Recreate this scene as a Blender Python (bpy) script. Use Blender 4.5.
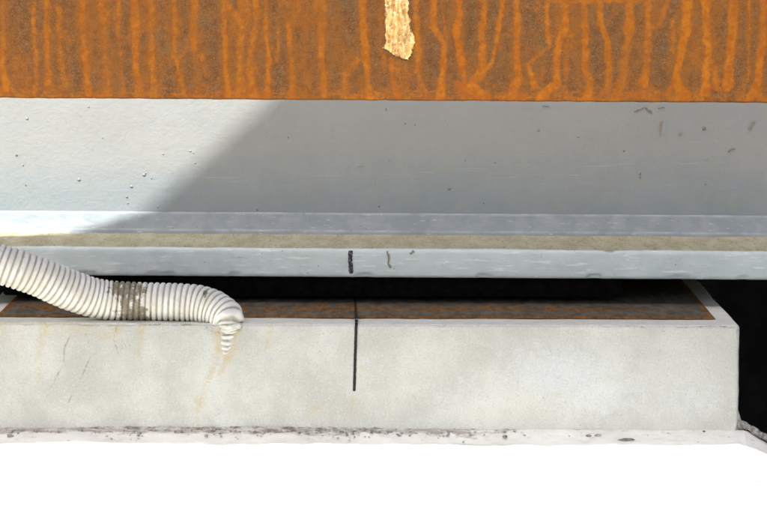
import bpy, bmesh, math, random
import numpy as np
from mathutils import Matrix, Vector

for o in list(bpy.data.objects):
    bpy.data.objects.remove(o)
scene = bpy.context.scene
C = scene.collection
random.seed(7)
RNG = np.random.default_rng(11)

# ---------------------------------------------------------------- camera
FPX = 3000.0                        # focal length in photo pixels (photo 767 x 511)
PITCH = math.radians(6.192)
ROLL = math.radians(0.20)
CAM = Vector((0.0, -4.2, 0.703))
cam_d = bpy.data.cameras.new('camera')
cam = bpy.data.objects.new('camera', cam_d)
C.objects.link(cam)
CROT = Matrix.Rotation(math.pi / 2 - PITCH, 4, 'X') @ Matrix.Rotation(ROLL, 4, 'Z')
cam.matrix_world = Matrix.Translation(CAM) @ CROT
cam_d.sensor_width = 36.0
cam_d.lens = FPX / 767.0 * 36.0
cam_d.clip_start = 0.05
cam_d.clip_end = 500.0
scene.camera = cam

# ---------------------------------------------------------------- sky and sun
SUN_TO = Vector((-0.40, -1.0, 1.747)).normalized()
world = bpy.data.worlds.new('World')
scene.world = world
world.use_nodes = True
wn = world.node_tree
wn.nodes.clear()
w_out = wn.nodes.new('ShaderNodeOutputWorld')
w_bg = wn.nodes.new('ShaderNodeBackground')
w_sky = wn.nodes.new('ShaderNodeTexSky')
w_sky.sky_type = 'NISHITA'
w_sky.sun_disc = False
w_sky.sun_elevation = math.asin(SUN_TO.z)
w_sky.sun_rotation = math.radians(201.8)
w_sky.dust_density = 4.0
w_sky.air_density = 0.8
w_bg.inputs['Strength'].default_value = 0.15
wn.links.new(w_sky.outputs['Color'], w_bg.inputs['Color'])
wn.links.new(w_bg.outputs['Background'], w_out.inputs['Surface'])

sun_d = bpy.data.lights.new('sun', 'SUN')
sun_d.energy = 4.3
sun_d.angle = math.radians(0.42)
sun_d.color = (1.0, 0.992, 0.945)
sun = bpy.data.objects.new('sun', sun_d)
sun.rotation_euler = (-SUN_TO).to_track_quat('-Z', 'Y').to_euler()
sun.location = (-2, -6, 8)
C.objects.link(sun)

scene.view_settings.view_transform = 'Standard'
scene.view_settings.look = 'None'
scene.view_settings.exposure = 0.87
scene.view_settings.gamma = 1.0
scene.view_settings.use_curve_mapping = False
scene.render.resolution_x, scene.render.resolution_y = 1024, 682
scene.cycles.max_bounces = 10
scene.cycles.diffuse_bounces = 6

# ---------------------------------------------------------------- survey helpers: photo position -> place
R3 = np.array([[CROT[i][j] for j in range(3)] for i in range(3)])


def ray(px, py):
    v = np.array([(px - 383.5) / FPX, -(py - 255.5) / FPX, -1.0])
    return R3 @ v


def on_y(px, py, Y):
    d = ray(px, py)
    t = (Y - CAM.y) / d[1]
    return np.array([CAM.x, CAM.y, CAM.z]) + d * t


def on_z(px, py, Z):
    d = ray(px, py)
    t = (Z - CAM.z) / d[2]
    return np.array([CAM.x, CAM.y, CAM.z]) + d * t


# main dimensions in metres
PED_H = 0.150
PED_X0, PED_X1 = -0.585, 0.503
PED_D = 1.25
FL_Y, FL_Z0, FL_Z1 = 0.20, 0.1929, 0.2345
TOE_Y, WEB_Y = 0.3737, 0.4077
FIL_TOP = FL_Z1 + 0.0345
BEAM_Y, BEAM_Z = -0.315, 0.4834
BEAM_TOP = 0.86
DECK_Z = 1.20
TILT = 0.0030                       # the girder and beam run very slightly downhill to the right


# ---------------------------------------------------------------- noise
def _hash(ix, iy, iz, seed):
    h = (ix * 374761393 + iy * 668265263 + iz * 2147483647 + seed * 974634777) & 0xFFFFFFFF
    h = ((h ^ (h >> 13)) * 1274126177) & 0xFFFFFFFF
    h = ((h ^ (h >> 16)) * 2246822519) & 0xFFFFFFFF
    return ((h ^ (h >> 15)) & 0xFFFFFF) / float(0xFFFFFF)


def vnoise(x, y, z, seed=0):
    x, y, z = np.broadcast_arrays(np.asarray(x, float), np.asarray(y, float), np.asarray(z, float))
    fx, fy, fz = np.floor(x), np.floor(y), np.floor(z)
    ix, iy, iz = fx.astype(np.int64), fy.astype(np.int64), fz.astype(np.int64)
    ux, uy, uz = x - fx, y - fy, z - fz
    ux, uy, uz = ux * ux * (3 - 2 * ux), uy * uy * (3 - 2 * uy), uz * uz * (3 - 2 * uz)
    r = 0
    for a in (0, 1):
        for b in (0, 1):
            for c in (0, 1):
                w = (ux if a else 1 - ux) * (uy if b else 1 - uy) * (uz if c else 1 - uz)
                r = r + w * _hash(ix + a, iy + b, iz + c, seed)
    return r * 2 - 1


def fbm(x, y, z, octaves=4, seed=0):
    r, amp, tot, s = 0, 1.0, 0, 1.0
    for k in range(octaves):
        r = r + amp * vnoise(x * s + 13.7 * k, y * s + 5.1 * k, z * s, seed + k)
        tot += amp
        amp *= 0.5
        s *= 2.03
    return r / tot


def sstep(a, b, x):
    t = np.clip((x - a) / (b - a), 0, 1)
    return t * t * (3 - 2 * t)


def poly_dist(X, Y, pts):
    """distance from points to a polyline"""
    best = np.full(np.shape(X), 1e9)
    for (x0, y0), (x1, y1) in zip(pts[:-1], pts[1:]):
        dx, dy = x1 - x0, y1 - y0
        L = dx * dx + dy * dy + 1e-12
        t = np.clip(((X - x0) * dx + (Y - y0) * dy) / L, 0, 1)
        best = np.minimum(best, np.hypot(X - (x0 + t * dx), Y - (y0 + t * dy)))
    return best


# ---------------------------------------------------------------- materials
class Mat:
    def __init__(self, name, rough=0.7, spec=0.3, metallic=0.0):
        self.m = bpy.data.materials.new(name)
        self.m.use_nodes = True
        self.t = self.m.node_tree
        self.t.nodes.clear()
        self.out = self.t.nodes.new('ShaderNodeOutputMaterial')
        self.b = self.t.nodes.new('ShaderNodeBsdfPrincipled')
        self.b.inputs['Roughness'].default_value = rough
        self.b.inputs['Specular IOR Level'].default_value = spec
        self.b.inputs['Metallic'].default_value = metallic
        self.t.links.new(self.b.outputs[0], self.out.inputs[0])
        g = self.t.nodes.new('ShaderNodeNewGeometry')
        self.pos = g.outputs['Position']

    def _in(self, sock, v):
        if hasattr(v, 'is_linked') or isinstance(v, bpy.types.NodeSocket):
            self.t.links.new(v, sock)
        elif isinstance(v, tuple) and len(v) == 3 and sock.type == 'RGBA':
            sock.default_value = (*v, 1)
        else:
            sock.default_value = v

    def scaled(self, sx, sy, sz, off=(0, 0, 0)):
        n = self.t.nodes.new('ShaderNodeMapping')
        n.inputs['Scale'].default_value = (sx, sy, sz)
        n.inputs['Location'].default_value = off
        self.t.links.new(self.pos, n.inputs['Vector'])
        return n.outputs[0]

    def noise(self, scale, detail=4, rough=0.55, vec=None, dist=0.0):
        n = self.t.nodes.new('ShaderNodeTexNoise')
        n.inputs['Scale'].default_value = scale
        n.inputs['Detail'].default_value = detail
        n.inputs['Roughness'].default_value = rough
        n.inputs['Distortion'].default_value = dist
        self.t.links.new(vec if vec is not None else self.pos, n.inputs['Vector'])
        return n.outputs['Fac']

    def voronoi(self, scale, vec=None, feature='F1', rnd=1.0):
        n = self.t.nodes.new('ShaderNodeTexVoronoi')
        n.feature = feature
        n.inputs['Scale'].default_value = scale
        n.inputs['Randomness'].default_value = rnd
        self.t.links.new(vec if vec is not None else self.pos, n.inputs['Vector'])
        return n.outputs['Distance']

    def rng(self, v, a, b, lo=0.0, hi=1.0, smooth=True):
        n = self.t.nodes.new('ShaderNodeMapRange')
        n.interpolation_type = 'SMOOTHSTEP' if smooth else 'LINEAR'
        self._in(n.inputs['Value'], v)
        n.inputs['From Min'].default_value = a
        n.inputs['From Max'].default_value = b
        n.inputs['To Min'].default_value = lo
        n.inputs['To Max'].default_value = hi
        return n.outputs['Result']

    def math(self, op, a, b=0.0):
        n = self.t.nodes.new('ShaderNodeMath')
        n.operation = op
        self._in(n.inputs[0], a)
        self._in(n.inputs[1], b)
        return n.outputs[0]

    def mix(self, f, a, b, mode='MIX'):
        n = self.t.nodes.new('ShaderNodeMix')
        n.data_type = 'RGBA'
        n.blend_type = mode
        self._in(n.inputs[0], f)
        self._in(n.inputs[6], a)
        self._in(n.inputs[7], b)
        return n.outputs[2]

    def attr(self, name):
        n = self.t.nodes.new('ShaderNodeAttribute')
        n.attribute_name = name
        return n.outputs['Fac']

    def xyz(self):
        n = self.t.nodes.new('ShaderNodeSeparateXYZ')
        self.t.links.new(self.pos, n.inputs[0])
        return n.outputs

    def color(self, c):
        self._in(self.b.inputs['Base Color'], c)

    def rough(self, r):
        self._in(self.b.inputs['Roughness'], r)

    def bump(self, h, strength=0.5, dist=0.001):
        n = self.t.nodes.new('ShaderNodeBump')
        n.inputs['Strength'].default_value = strength
        n.inputs['Distance'].default_value = dist
        self._in(n.inputs['Height'], h)
        self.t.links.new(n.outputs[0], self.b.inputs['Normal'])


def m_rust():
    k = Mat('rusted_steel', 0.85, 0.15)
    big = k.noise(14, 4, .6)
    mid = k.noise(95, 6, 0.68)
    fine = k.noise(520, 5, 0.75)
    grain = k.noise(1300, 2, 0.6)
    base = k.mix(k.rng(mid, .36, .64), (.070, .0275, .0065), (.092, .043, .0150))
    base = k.mix(k.rng(big, .54, .68, 0, .55), base, (.070, .050, .024))
    base = k.mix(k.rng(fine, .52, .68, 0, .85), base, (.150, .090, .045))
    base = k.mix(k.rng(fine, .34, .48, .85, 0), base, (.036, .015, .005))
    warm = k.rng(k.noise(26, 5, .65, k.scaled(1.0, 1, .35)), .40, .66, 0, .75)
    base = k.mix(k.math('MULTIPLY', warm, k.rng(mid, .3, .6, .5, 1)), base, (.138, .046, .0045))
    halo = k.attr('halo')
    base = k.mix(k.math('MULTIPLY', halo, k.rng(mid, .3, .65, .45, 1)), base, (.150, .046, .0035))
    st = k.attr('streak')
    rag = k.math('ADD', k.rng(k.noise(170, 6, .75), .2, .8, -.40, .40, False), k.rng(k.noise(700, 4, .75), .2, .8, -.34, .34, False))
    f1 = k.rng(k.math('ADD', st, k.math('MULTIPLY', rag, k.rng(st, .02, .3))), .10, .90)
    org = k.mix(k.rng(k.noise(110, 5, .65), .34, .68), (.172, .046, .0018), (.252, .082, .0038))
    org = k.mix(k.rng(k.noise(7, 3, .55, k.scaled(1, 1, .5)), .36, .56, .5, 0), org, (.148, .044, .0032))
    org = k.mix(k.rng(k.noise(36, 4, .6, k.scaled(1, 1, .4)), .52, .70, 0, .45), org, (.165, .054, .005))
    org = k.mix(k.rng(grain, .5, .70, 0, .35), org, (.125, .038, .002))
    org = k.mix(k.rng(fine, .56, .70, 0, .25), org, (.29, .115, .013))
    red = k.attr('red')
    org = k.mix(k.math('MULTIPLY', red, .85), org, (.205, .043, .0018))
    col = k.mix(k.math('MULTIPLY', f1, .88), base, org)
    dk = k.attr('dark')
    col = k.mix(k.math('MULTIPLY', k.math('MULTIPLY', dk, k.rng(mid, .3, .65, .4, 1)), .8), col, (.10, .035, .009))
    k.color(col)
    h = k.math('MULTIPLY', fine, .8)
    k.bump(k.math('ADD', h, k.math('MULTIPLY', grain, .4)), .25, .0008)
    return k.m


def m_crust():
    k = Mat('mineral_crust', 0.8, 0.2)
    v = k.noise(1, 6, .7, k.scaled(230, 230, 55))
    f = k.noise(260, 6, .75)
    col = k.mix(k.rng(v, .36, .62), (.22, .085, .013), (.44, .285, .092))
    col = k.mix(k.rng(f, .47, .66, 0, .8), col, (.56, .47, .30))
    col = k.mix(k.rng(k.noise(130, 5, .7), .56, .68, 0, .85), col, (.24, .10, .020))
    gap = k.attr('gap')
    g = k.rng(k.math('ADD', gap, k.rng(k.noise(1, 5, .75, k.scaled(200, 200, 90)), .2, .8, -.75, .75, False)), .30, .62)
    col = k.mix(k.math('MULTIPLY', g, .85), col, (.17, .105, .050))
    k.color(col)
    al = k.rng(k.math('ADD', k.attr('cover'), k.rng(k.noise(260, 5, .7), .2, .8, -.4, .4, False)), .25, .70)
    k._in(k.b.inputs['Alpha'], al)
    k.bump(k.math('ADD', f, v), .35, .0008)
    return k.m


def m_web_paint():
    k = Mat('grey_paint_web', 0.55, 0.30)
    z = k.xyz()[2]
    wob = k.rng(k.noise(1, 4, .6, k.scaled(5, 5, 22)), .2, .8, -.035, .035, False)
    lvl = k.math('ADD', z, wob)
    f = k.rng(lvl, .285, .375, 1, 0)
    warm, cool = (.315, .325, .316), (.264, .304, .318)
    col = k.mix(f, warm, cool)
    cloud = k.noise(9, 4, .55)
    col = k.mix(k.rng(cloud, .35, .68, 0, .16), col, (.42, .43, .43))
    col = k.mix(k.rng(k.noise(48, 5, .7), .50, .68, 0, .30), col, (.345, .345, .285))
    col = k.mix(k.rng(k.noise(70, 4, .7, k.scaled(1, 1, 1.6, (3, 1, 7))), .54, .68, 0, .22), col, (.30, .35, .40))
    col = k.mix(k.rng(k.noise(60, 4, .6), .52, .75, 0, .12), col, (.24, .24, .22))
    # brushed-out pale strokes, running along the girder
    br = k.noise(1, 5, .7, k.scaled(9, 9, 330), 0.6)
    low = k.math('MULTIPLY', k.rng(z, .29, .33), k.rng(z, .345, .40, 1, 0))
    st = k.math('MULTIPLY', k.rng(br, .60, .72), low)
    col = k.mix(k.math('MULTIPLY', st, .55), col, (.47, .475, .46))
    # specks of dirt and rust bloom
    vo = k.voronoi(46)
    sp = k.math('MULTIPLY', k.rng(vo, .055, .085, 1, 0), k.rng(k.noise(17, 2), .52, .60))
    col = k.mix(k.math('MULTIPLY', sp, .75), col, (.10, .085, .05))
    vo2 = k.voronoi(120)
    sp2 = k.math('MULTIPLY', k.rng(vo2, .05, .10, 1, 0), k.rng(k.noise(31, 2), .5, .62))
    col = k.mix(k.math('MULTIPLY', sp2, .5), col, (.15, .13, .09))
    ye = k.math('MULTIPLY', k.rng(k.noise(34, 3, .6), .64, .72), k.rng(k.xyz()[0], .1, .35))
    col = k.mix(k.math('MULTIPLY', ye, .22), col, (.36, .33, .16))
    k.color(col)
    k.rough(k.rng(k.noise(40, 3), .3, .7, .48, .66))
    h = k.math('ADD', k.math('MULTIPLY', k.noise(95, 4, .6), 1.0),
               k.math('ADD', k.math('MULTIPLY', k.noise(1, 4, .6, k.scaled(20, 20, 200)), .22), k.math('MULTIPLY', k.noise(230, 3, .6), .6)))
    k.bump(h, .42, .0016)
    return k.m


def m_flange_paint():
    k = Mat('grey_paint_flange', 0.5, 0.35)
    s = k.noise(1, 5, .65, k.scaled(26, 26, 210))
    col = k.mix(k.rng(k.noise(26, 4, .6), .35, .68), (.57, .640, .615), (.64, .705, .685))
    col = k.mix(k.rng(s, .56, .66, 0, .9), col, (.80, .83, .82))
    col = k.mix(k.rng(k.noise(1, 4, .7, k.scaled(40, 40, 300)), .60, .70, 0, .7), col, (.40, .42, .42))
    vo = k.voronoi(85)
    sp = k.math('MULTIPLY', k.rng(vo, .06, .11, 1, 0), k.rng(k.noise(23, 2), .54, .62))
    col = k.mix(k.math('MULTIPLY', sp, .7), col, (.17, .13, .07))
    wear = k.attr('wear')
    wn_ = k.math('ADD', wear, k.rng(k.noise(140, 4, .7), .2, .8, -.5, .5, False))
    col = k.mix(k.math('MULTIPLY', k.rng(wn_, .50, .85), .6), col, (.22, .20, .17))
    k.color(col)
    k.bump(k.math('ADD', k.noise(120, 4, .6), k.math('MULTIPLY', s, .7)), .4, .0014)
    return k.m


def m_weld_paint():
    k = Mat('bluish_paint_weld', 0.45, 0.35)
    col = k.mix(k.rng(k.noise(30, 4, .6), .35, .68), (.205, .238, .247), (.252, .285, .293))
    s = k.noise(1, 4, .65, k.scaled(55, 260, 260))
    col = k.mix(k.rng(s, .62, .70, 0, .7), col, (.52, .55, .58))
    rg = k.attr('ridge')
    rn = k.math('MULTIPLY', rg, k.rng(k.noise(1, 3, .6, k.scaled(28, 5, 5)), .35, .6, .25, 1))
    col = k.mix(k.math('MULTIPLY', rn, .6), col, (.52, .55, .58))
    vo = k.voronoi(95)
    sp = k.math('MULTIPLY', k.rng(vo, .07, .12, 1, 0), k.rng(k.noise(21, 2), .50, .58))
    col = k.mix(k.math('MULTIPLY', sp, .8), col, (.14, .11, .08))
    k.color(col)
    k.bump(k.noise(150, 4, .6), .4, .0014)
    return k.m


def m_dust():
    k = Mat('tan_dust', 0.95, 0.05)
    col = k.mix(k.rng(k.noise(34, 5, .65, k.scaled(1, .25, 1)), .35, .68), (.38, .345, .225), (.49, .465, .335))
    col = k.mix(k.rng(k.noise(330, 4, .75, k.scaled(1, .2, 1)), .52, .68, 0, .7), col, (.58, .55, .43))
    col = k.mix(k.rng(k.noise(240, 4, .75, k.scaled(1, .2, 1)), .56, .68, 0, .8), col, (.22, .185, .115))
    col = k.mix(k.rng(k.noise(60, 4, .7, k.scaled(1, .25, 1)), .60, .72, 0, .5), col, (.29, .27, .20))
    k.color(col)
    k.bump(k.noise(450, 4, .7), .8, .002)
    return k.m


def m_concrete_face():
    k = Mat('pedestal_concrete', 0.92, 0.1)
    col = k.mix(k.rng(k.noise(11, 5, .6), .34, .68), (.415, .413, .374), (.520, .521, .478))
    col = k.mix(k.rng(k.noise(60, 5, .62), .50, .72, 0, .4), col, (.40, .41, .385))
    x = k.xyz()[0]
    yel = k.math('MULTIPLY', k.rng(x, -.1, .12), k.rng(k.noise(7, 3), .35, .65))
    col = k.mix(k.math('MULTIPLY', yel, .35), col, (.57, .585, .52))
    pale = k.attr('pale')
    pn = k.rng(k.math('ADD', pale, k.rng(k.noise(75, 5, .7), .2, .8, -.45, .45, False)), .25, .8)
    col = k.mix(k.math('MULTIPLY', pn, .55), col, (.555, .565, .59))
    col = k.mix(k.math('MULTIPLY', k.attr('top'), .85), col, k.mix(k.rng(k.noise(40, 4), .35, .65), (.66, .635, .54), (.74, .72, .63)))  # top face painted paler to make up for the little light there
    gran = k.noise(400, 4, .75)
    col = k.mix(k.rng(gran, .54, .68, 0, .42), col, (.68, .69, .67))
    col = k.mix(k.rng(gran, .34, .47, .5, 0), col, (.31, .31, .285))
    tan = k.attr('tan')
    tn = k.rng(k.math('ADD', tan, k.rng(k.noise(230, 6, .75), .2, .8, -.5, .5, False)), .12, 1.1)
    col = k.mix(k.math('MULTIPLY', tn, .72), col, (.45, .355, .185))
    crack = k.attr('crack')
    cn = k.rng(k.math('ADD', crack, k.rng(k.noise(240, 3), .25, .75, -.25, .25, False)), .25, .75)
    col = k.mix(k.math('MULTIPLY', cn, .65), col, (.25, .19, .115))
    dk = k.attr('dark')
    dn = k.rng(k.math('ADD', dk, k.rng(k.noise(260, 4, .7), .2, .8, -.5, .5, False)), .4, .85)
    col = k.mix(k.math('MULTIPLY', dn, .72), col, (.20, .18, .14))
    vo = k.voronoi(70)
    sp = k.math('MULTIPLY', k.rng(vo, .05, .10, 1, 0), k.rng(k.noise(15, 2), .5, .6))
    col = k.mix(k.math('MULTIPLY', sp, .55), col, (.25, .24, .21))
    k.color(col)
    k.bump(k.math('ADD', k.noise(330, 5, .7), k.math('MULTIPLY', k.noise(60, 3), .8)), .5, .0012)
    return k.m


def m_plate():
    k = Mat('rust_edged_plate', 0.85, 0.12)
    e = k.attr('edge')
    st = k.noise(48, 6, .72, k.scaled(1, .35, 1))
    col = k.mix(k.rng(k.noise(70, 5, .7, k.scaled(1, .3, 1)), .35, .65), (.075, .064, .045), (.135, .122, .095))
    r = k.rng(k.math('ADD', e, k.rng(st, .25, .75, -.5, .5, False)), .28, .72)
    rc = k.mix(k.rng(k.noise(110, 5, .7, k.scaled(1, .3, 1)), .35, .65), (.10, .042, .009), (.27, .115, .026))
    col = k.mix(k.math('MULTIPLY', r, .85), col, rc)
    col = k.mix(k.rng(k.noise(16, 4, .6), .56, .68, 0, .6), col, (.06, .045, .028))
    k.color(col)
    k.bump(k.noise(240, 4, .65), .5, .001)
    return k.m


def m_ledge():
    k = Mat('ledge_concrete', 0.9, 0.1)
    col = k.mix(k.rng(k.noise(14, 5, .6), .35, .68), (.62, .615, .550), (.70, .695, .635))
    s = k.noise(1, 5, .68, k.scaled(16, 60, 60))
    col = k.mix(k.rng(s, .58, .72, 0, .5), col, (.48, .445, .42))
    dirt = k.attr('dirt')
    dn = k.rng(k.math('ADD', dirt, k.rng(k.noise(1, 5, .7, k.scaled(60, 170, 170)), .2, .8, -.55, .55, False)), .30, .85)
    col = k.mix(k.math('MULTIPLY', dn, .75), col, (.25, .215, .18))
    k.color(col)
    k.bump(k.math('ADD', k.noise(260, 5, .7), k.noise(45, 3)), .5, .0014)
    return k.m


def m_mortar():
    k = Mat('crumbled_mortar', 0.95, 0.05)
    col = k.mix(k.rng(k.noise(1, 5, .65, k.scaled(60, 150, 150)), .34, .64), (.17, .15, .115), (.50, .485, .44))
    col = k.mix(k.rng(k.noise(400, 3, .7), .56, .70, 0, .7), col, (.60, .59, .57))
    col = k.mix(k.rng(k.noise(80, 3, .6), .64, .72, 0, .7), col, (.30, .185, .06))
    k.color(col)
    k.bump(k.noise(350, 4, .7), .8, .002)
    return k.m


def m_hose():
    k = Mat('white_corrugated_plastic', 0.5, 0.35)
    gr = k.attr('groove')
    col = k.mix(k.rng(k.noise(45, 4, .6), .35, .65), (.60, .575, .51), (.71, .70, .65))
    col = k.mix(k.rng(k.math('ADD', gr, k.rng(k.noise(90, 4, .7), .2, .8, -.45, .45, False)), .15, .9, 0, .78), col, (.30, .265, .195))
    soil = k.attr('soil')
    n = k.noise(85, 5, .7)
    gs = k.math('ADD', k.math('MULTIPLY', soil, .75), k.rng(n, .25, .75, -.55, .55, False))
    gs = k.math('ADD', gs, k.math('MULTIPLY', gr, .22))
    f = k.math('MULTIPLY', k.rng(gs, .42, .72), k.rng(soil, .05, .4))
    col = k.mix(k.math('MULTIPLY', f, .9), col, k.mix(k.rng(k.noise(200, 3), .4, .6), (.13, .105, .060), (.22, .185, .12)))
    sp = k.rng(k.noise(150, 5, .75), .58, .70, 0, .6)
    col = k.mix(sp, col, (.38, .33, .245))
    k.color(col)
    k.rough(k.rng(gs, .4, .8, .5, .9))
    k.bump(k.noise(220, 4, .65), .3, .001)
    return k.m


def m_flat(name, c1, c2, scale=60, rough=.85, spec=.15, bump=.4):
    k = Mat(name, rough, spec)
    k.color(k.mix(k.rng(k.noise(scale, 4, .6), .35, .66), c1, c2))
    k.bump(k.noise(scale * 5, 3, .6), bump, .001)
    return k.m


def m_ink():
    k = Mat('marker_ink', 0.6, 0.25)
    col = k.mix(k.rng(k.noise(520, 3, .7), .60, .72, 0, .6), (.013, .012, .014), (.15, .14, .13))
    k.color(col)
    return k.m


def m_ink_violet():
    k = Mat('violet_black_ink', 0.5, 0.3)
    col = k.mix(k.rng(k.noise(300, 3, .7), .50, .62), (.020, .014, .030), (.17, .15, .17))
    k.color(col)
    return k.m


RUST, CRUST, WEBP, FLP, WELDP = m_rust(), m_crust(), m_web_paint(), m_flange_paint(), m_weld_paint()
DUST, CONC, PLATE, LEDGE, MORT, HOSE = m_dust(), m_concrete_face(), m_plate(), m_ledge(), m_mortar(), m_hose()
INK, INKV = m_ink(), m_ink_violet()
INKG = m_flat('faded_ink', (.012, .011, .010), (.03, .028, .025), 300)
RUBBER_SHADE = m_flat('rubber_gap_shade', (.004, .004, .004), (.008, .0075, .007), 80, 1.0, 0.0)  # rubber black, deepened to stand in for shade in the gap
SOIL = m_flat('void_shade_soil', (.016, .014, .012), (.030, .026, .021), 20)  # near black: the void's shade is put into the soil colour
WALLM = m_flat('void_shade_concrete', (.016, .016, .016), (.030, .029, .028), 12)  # deep shade of the void painted into the wall colour
DECKM = m_flat('deck_concrete', (.26, .255, .245), (.34, .335, .32), 12)
FABRIC = m_flat('weathered_felt', (.16, .145, .125), (.40, .375, .34), 190, .95, .05, .8)
CHIPM = m_flat('grey_stone_chip', (.20, .185, .16), (.42, .40, .36), 240, .95, .05, .8)
CHIPD = m_flat('dark_stone_chip', (.10, .10, .09), (.26, .255, .24), 240, .95, .05, .8)
SCUFF = m_flat('dark_scuff', (.17, .165, .135), (.27, .26, .22), 400)
SCUFFY = m_flat('yellow_brown_scuff', (.26, .245, .165), (.33, .315, .24), 400)
BLIST = m_flat('grey_paint_bubble', (.33, .33, .32), (.37, .37, .36), 300, .5, .3, .2)


# ---------------------------------------------------------------- mesh helpers
def fast_mesh(name, V, F, attrs=None, smooth=True):
    """V (n,3), F (m,4) quads"""
    V = np.asarray(V, np.float32)
    F = np.asarray(F, np.int32)
    me = bpy.data.meshes.new(name)
    me.vertices.add(len(V))
    me.vertices.foreach_set('co', V.ravel())
    k = F.shape[1]
    me.loops.add(F.size)
    me.loops.foreach_set('vertex_index', F.ravel())
    me.polygons.add(len(F))
    me.polygons.foreach_set('loop_start', np.arange(0, F.size, k, dtype=np.int32))
    me.polygons.foreach_set('use_smooth', np.full(len(F), smooth, bool))
    me.update(calc_edges=True)
    for nm, a in (attrs or {}).items():
        at = me.attributes.new(nm, 'FLOAT', 'POINT')
        at.data.foreach_set('value', np.asarray(a, np.float32).ravel())
    return me


def grid_faces(nu, nv, flip=False):
    i, j = np.meshgrid(np.arange(nu - 1), np.arange(nv - 1), indexing='ij')
    a = (i * nv + j).ravel()
    b = ((i + 1) * nv + j).ravel()
    f = np.stack([a, b, b + 1, a + 1], 1)
    return f[:, ::-1] if flip else f


def link(name, me, mat, parent=None):
    o = bpy.data.objects.new(name, me)
    if mat is not None:
        me.materials.append(mat)
    C.objects.link(o)
    if parent is not None:
        o.parent = parent
        o.matrix_parent_inverse = Matrix.Identity(4)
        o.location = -parent.location if False else (0, 0, 0)
    return o


def thing(name, label, cat, group=None):
    o = bpy.data.objects.new(name, None)
    o.empty_display_size = .05
    C.objects.link(o)
    return tag(o, label, cat, group)


def tag(o, label=None, cat=None, group=None, kind=None):
    if label:
        o['label'] = label
    if cat:
        o['category'] = cat
    if group:
        o['group'] = group
    if kind:
        o['kind'] = kind
    return o


def box_bm(bm, x0, x1, y0, y1, z0, z1, bev=0.0):
    r = bmesh.ops.create_cube(bm, size=1)
    bmesh.ops.transform(bm, verts=r['verts'], matrix=Matrix.Translation(((x0 + x1) / 2, (y0 + y1) / 2, (z0 + z1) / 2))
                        @ Matrix.Diagonal((x1 - x0, y1 - y0, z1 - z0, 1)))
    if bev:
        es = list({e for v in r['verts'] for e in v.link_edges})
        bmesh.ops.bevel(bm, geom=es, offset=bev, segments=2, affect='EDGES')


def box(name, mat, dims, parent=None, bev=0.004):
    bm = bmesh.new()
    box_bm(bm, *dims, bev)
    me = bpy.data.meshes.new(name)
    bm.to_mesh(me)
    bm.free()
    return link(name, me, mat, parent)


def prism(name, mat, pts, z0, z1, parent=None):
    bm = bmesh.new()
    lo = [bm.verts.new((x, y, z0)) for x, y in pts]
    hi = [bm.verts.new((x, y, z1)) for x, y in pts]
    n = len(pts)
    bm.faces.new(lo[::-1])
    bm.faces.new(hi)
    for i in range(n):
        bm.faces.new((lo[i], lo[(i + 1) % n], hi[(i + 1) % n], hi[i]))
    bmesh.ops.recalc_face_normals(bm, faces=bm.faces)
    me = bpy.data.meshes.new(name)
    bm.to_mesh(me)
    bm.free()
    return link(name, me, mat, parent)


def axis(*spans):
    """breakpoints: (start, end, step), ..."""
    out = []
    for a, b, s in spans:
        n = max(1, int(round((b - a) / s)))
        out.append(np.linspace(a, b, n + 1)[(1 if out else 0):])
    return np.concatenate(out)


def grade(x):
    return -TILT * x


# ================================================================ STRUCTURE
# ground far below the ledge, the abutment's back wall, and the deck overhead
def sheet(name, mat, x0, x1, y0, y1, z):
    V = [(x0, y0, z), (x1, y0, z), (x1, y1, z), (x0, y1, z)]
    o = link(name, fast_mesh(name, V, [[0, 1, 2, 3]], smooth=False), mat)
    return o


tag(sheet('ground', SOIL, -60, 60, -60, 60, -1.6), kind='structure')
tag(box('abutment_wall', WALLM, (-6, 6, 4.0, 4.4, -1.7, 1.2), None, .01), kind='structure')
tag(box('deck_slab', DECKM, (-5, 5, WEB_Y - .004, 4.4, DECK_Z, DECK_Z + .2), None, .01), kind='structure')
# unseen slab added overhead, cut so its rear edge throws the girder's slanting shadow
fy, ea, eb = -1.62, -.8005, .42766
up_pts = [((fy - ea) / eb, fy), (.15, fy), (.15, ea + eb * .15)]
tag(prism('shadow_caster_slab', DECKM, up_pts, 3.0, 3.15), kind='structure')


# ---- ledge (abutment seat): a fine strip in front of the pedestal, coarse elsewhere
COVE, COVE_Z = .026, -.018


def cove(y):
    """height of the ledge: a sloped mortar cove runs along the pedestal's foot"""
    t = np.clip(-np.asarray(y, float) / COVE, 0, 1)
    return COVE_Z * t


def ledge_pt(px, py):
    d = ray(px, py)
    t = np.linspace(3.2, 5.0, 6000)
    P = np.array([CAM.x, CAM.y, CAM.z]) + d * t[:, None] / 1.0
    k = np.argmax(P[:, 2] < cove(P[:, 1]))
    return P[k]


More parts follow.
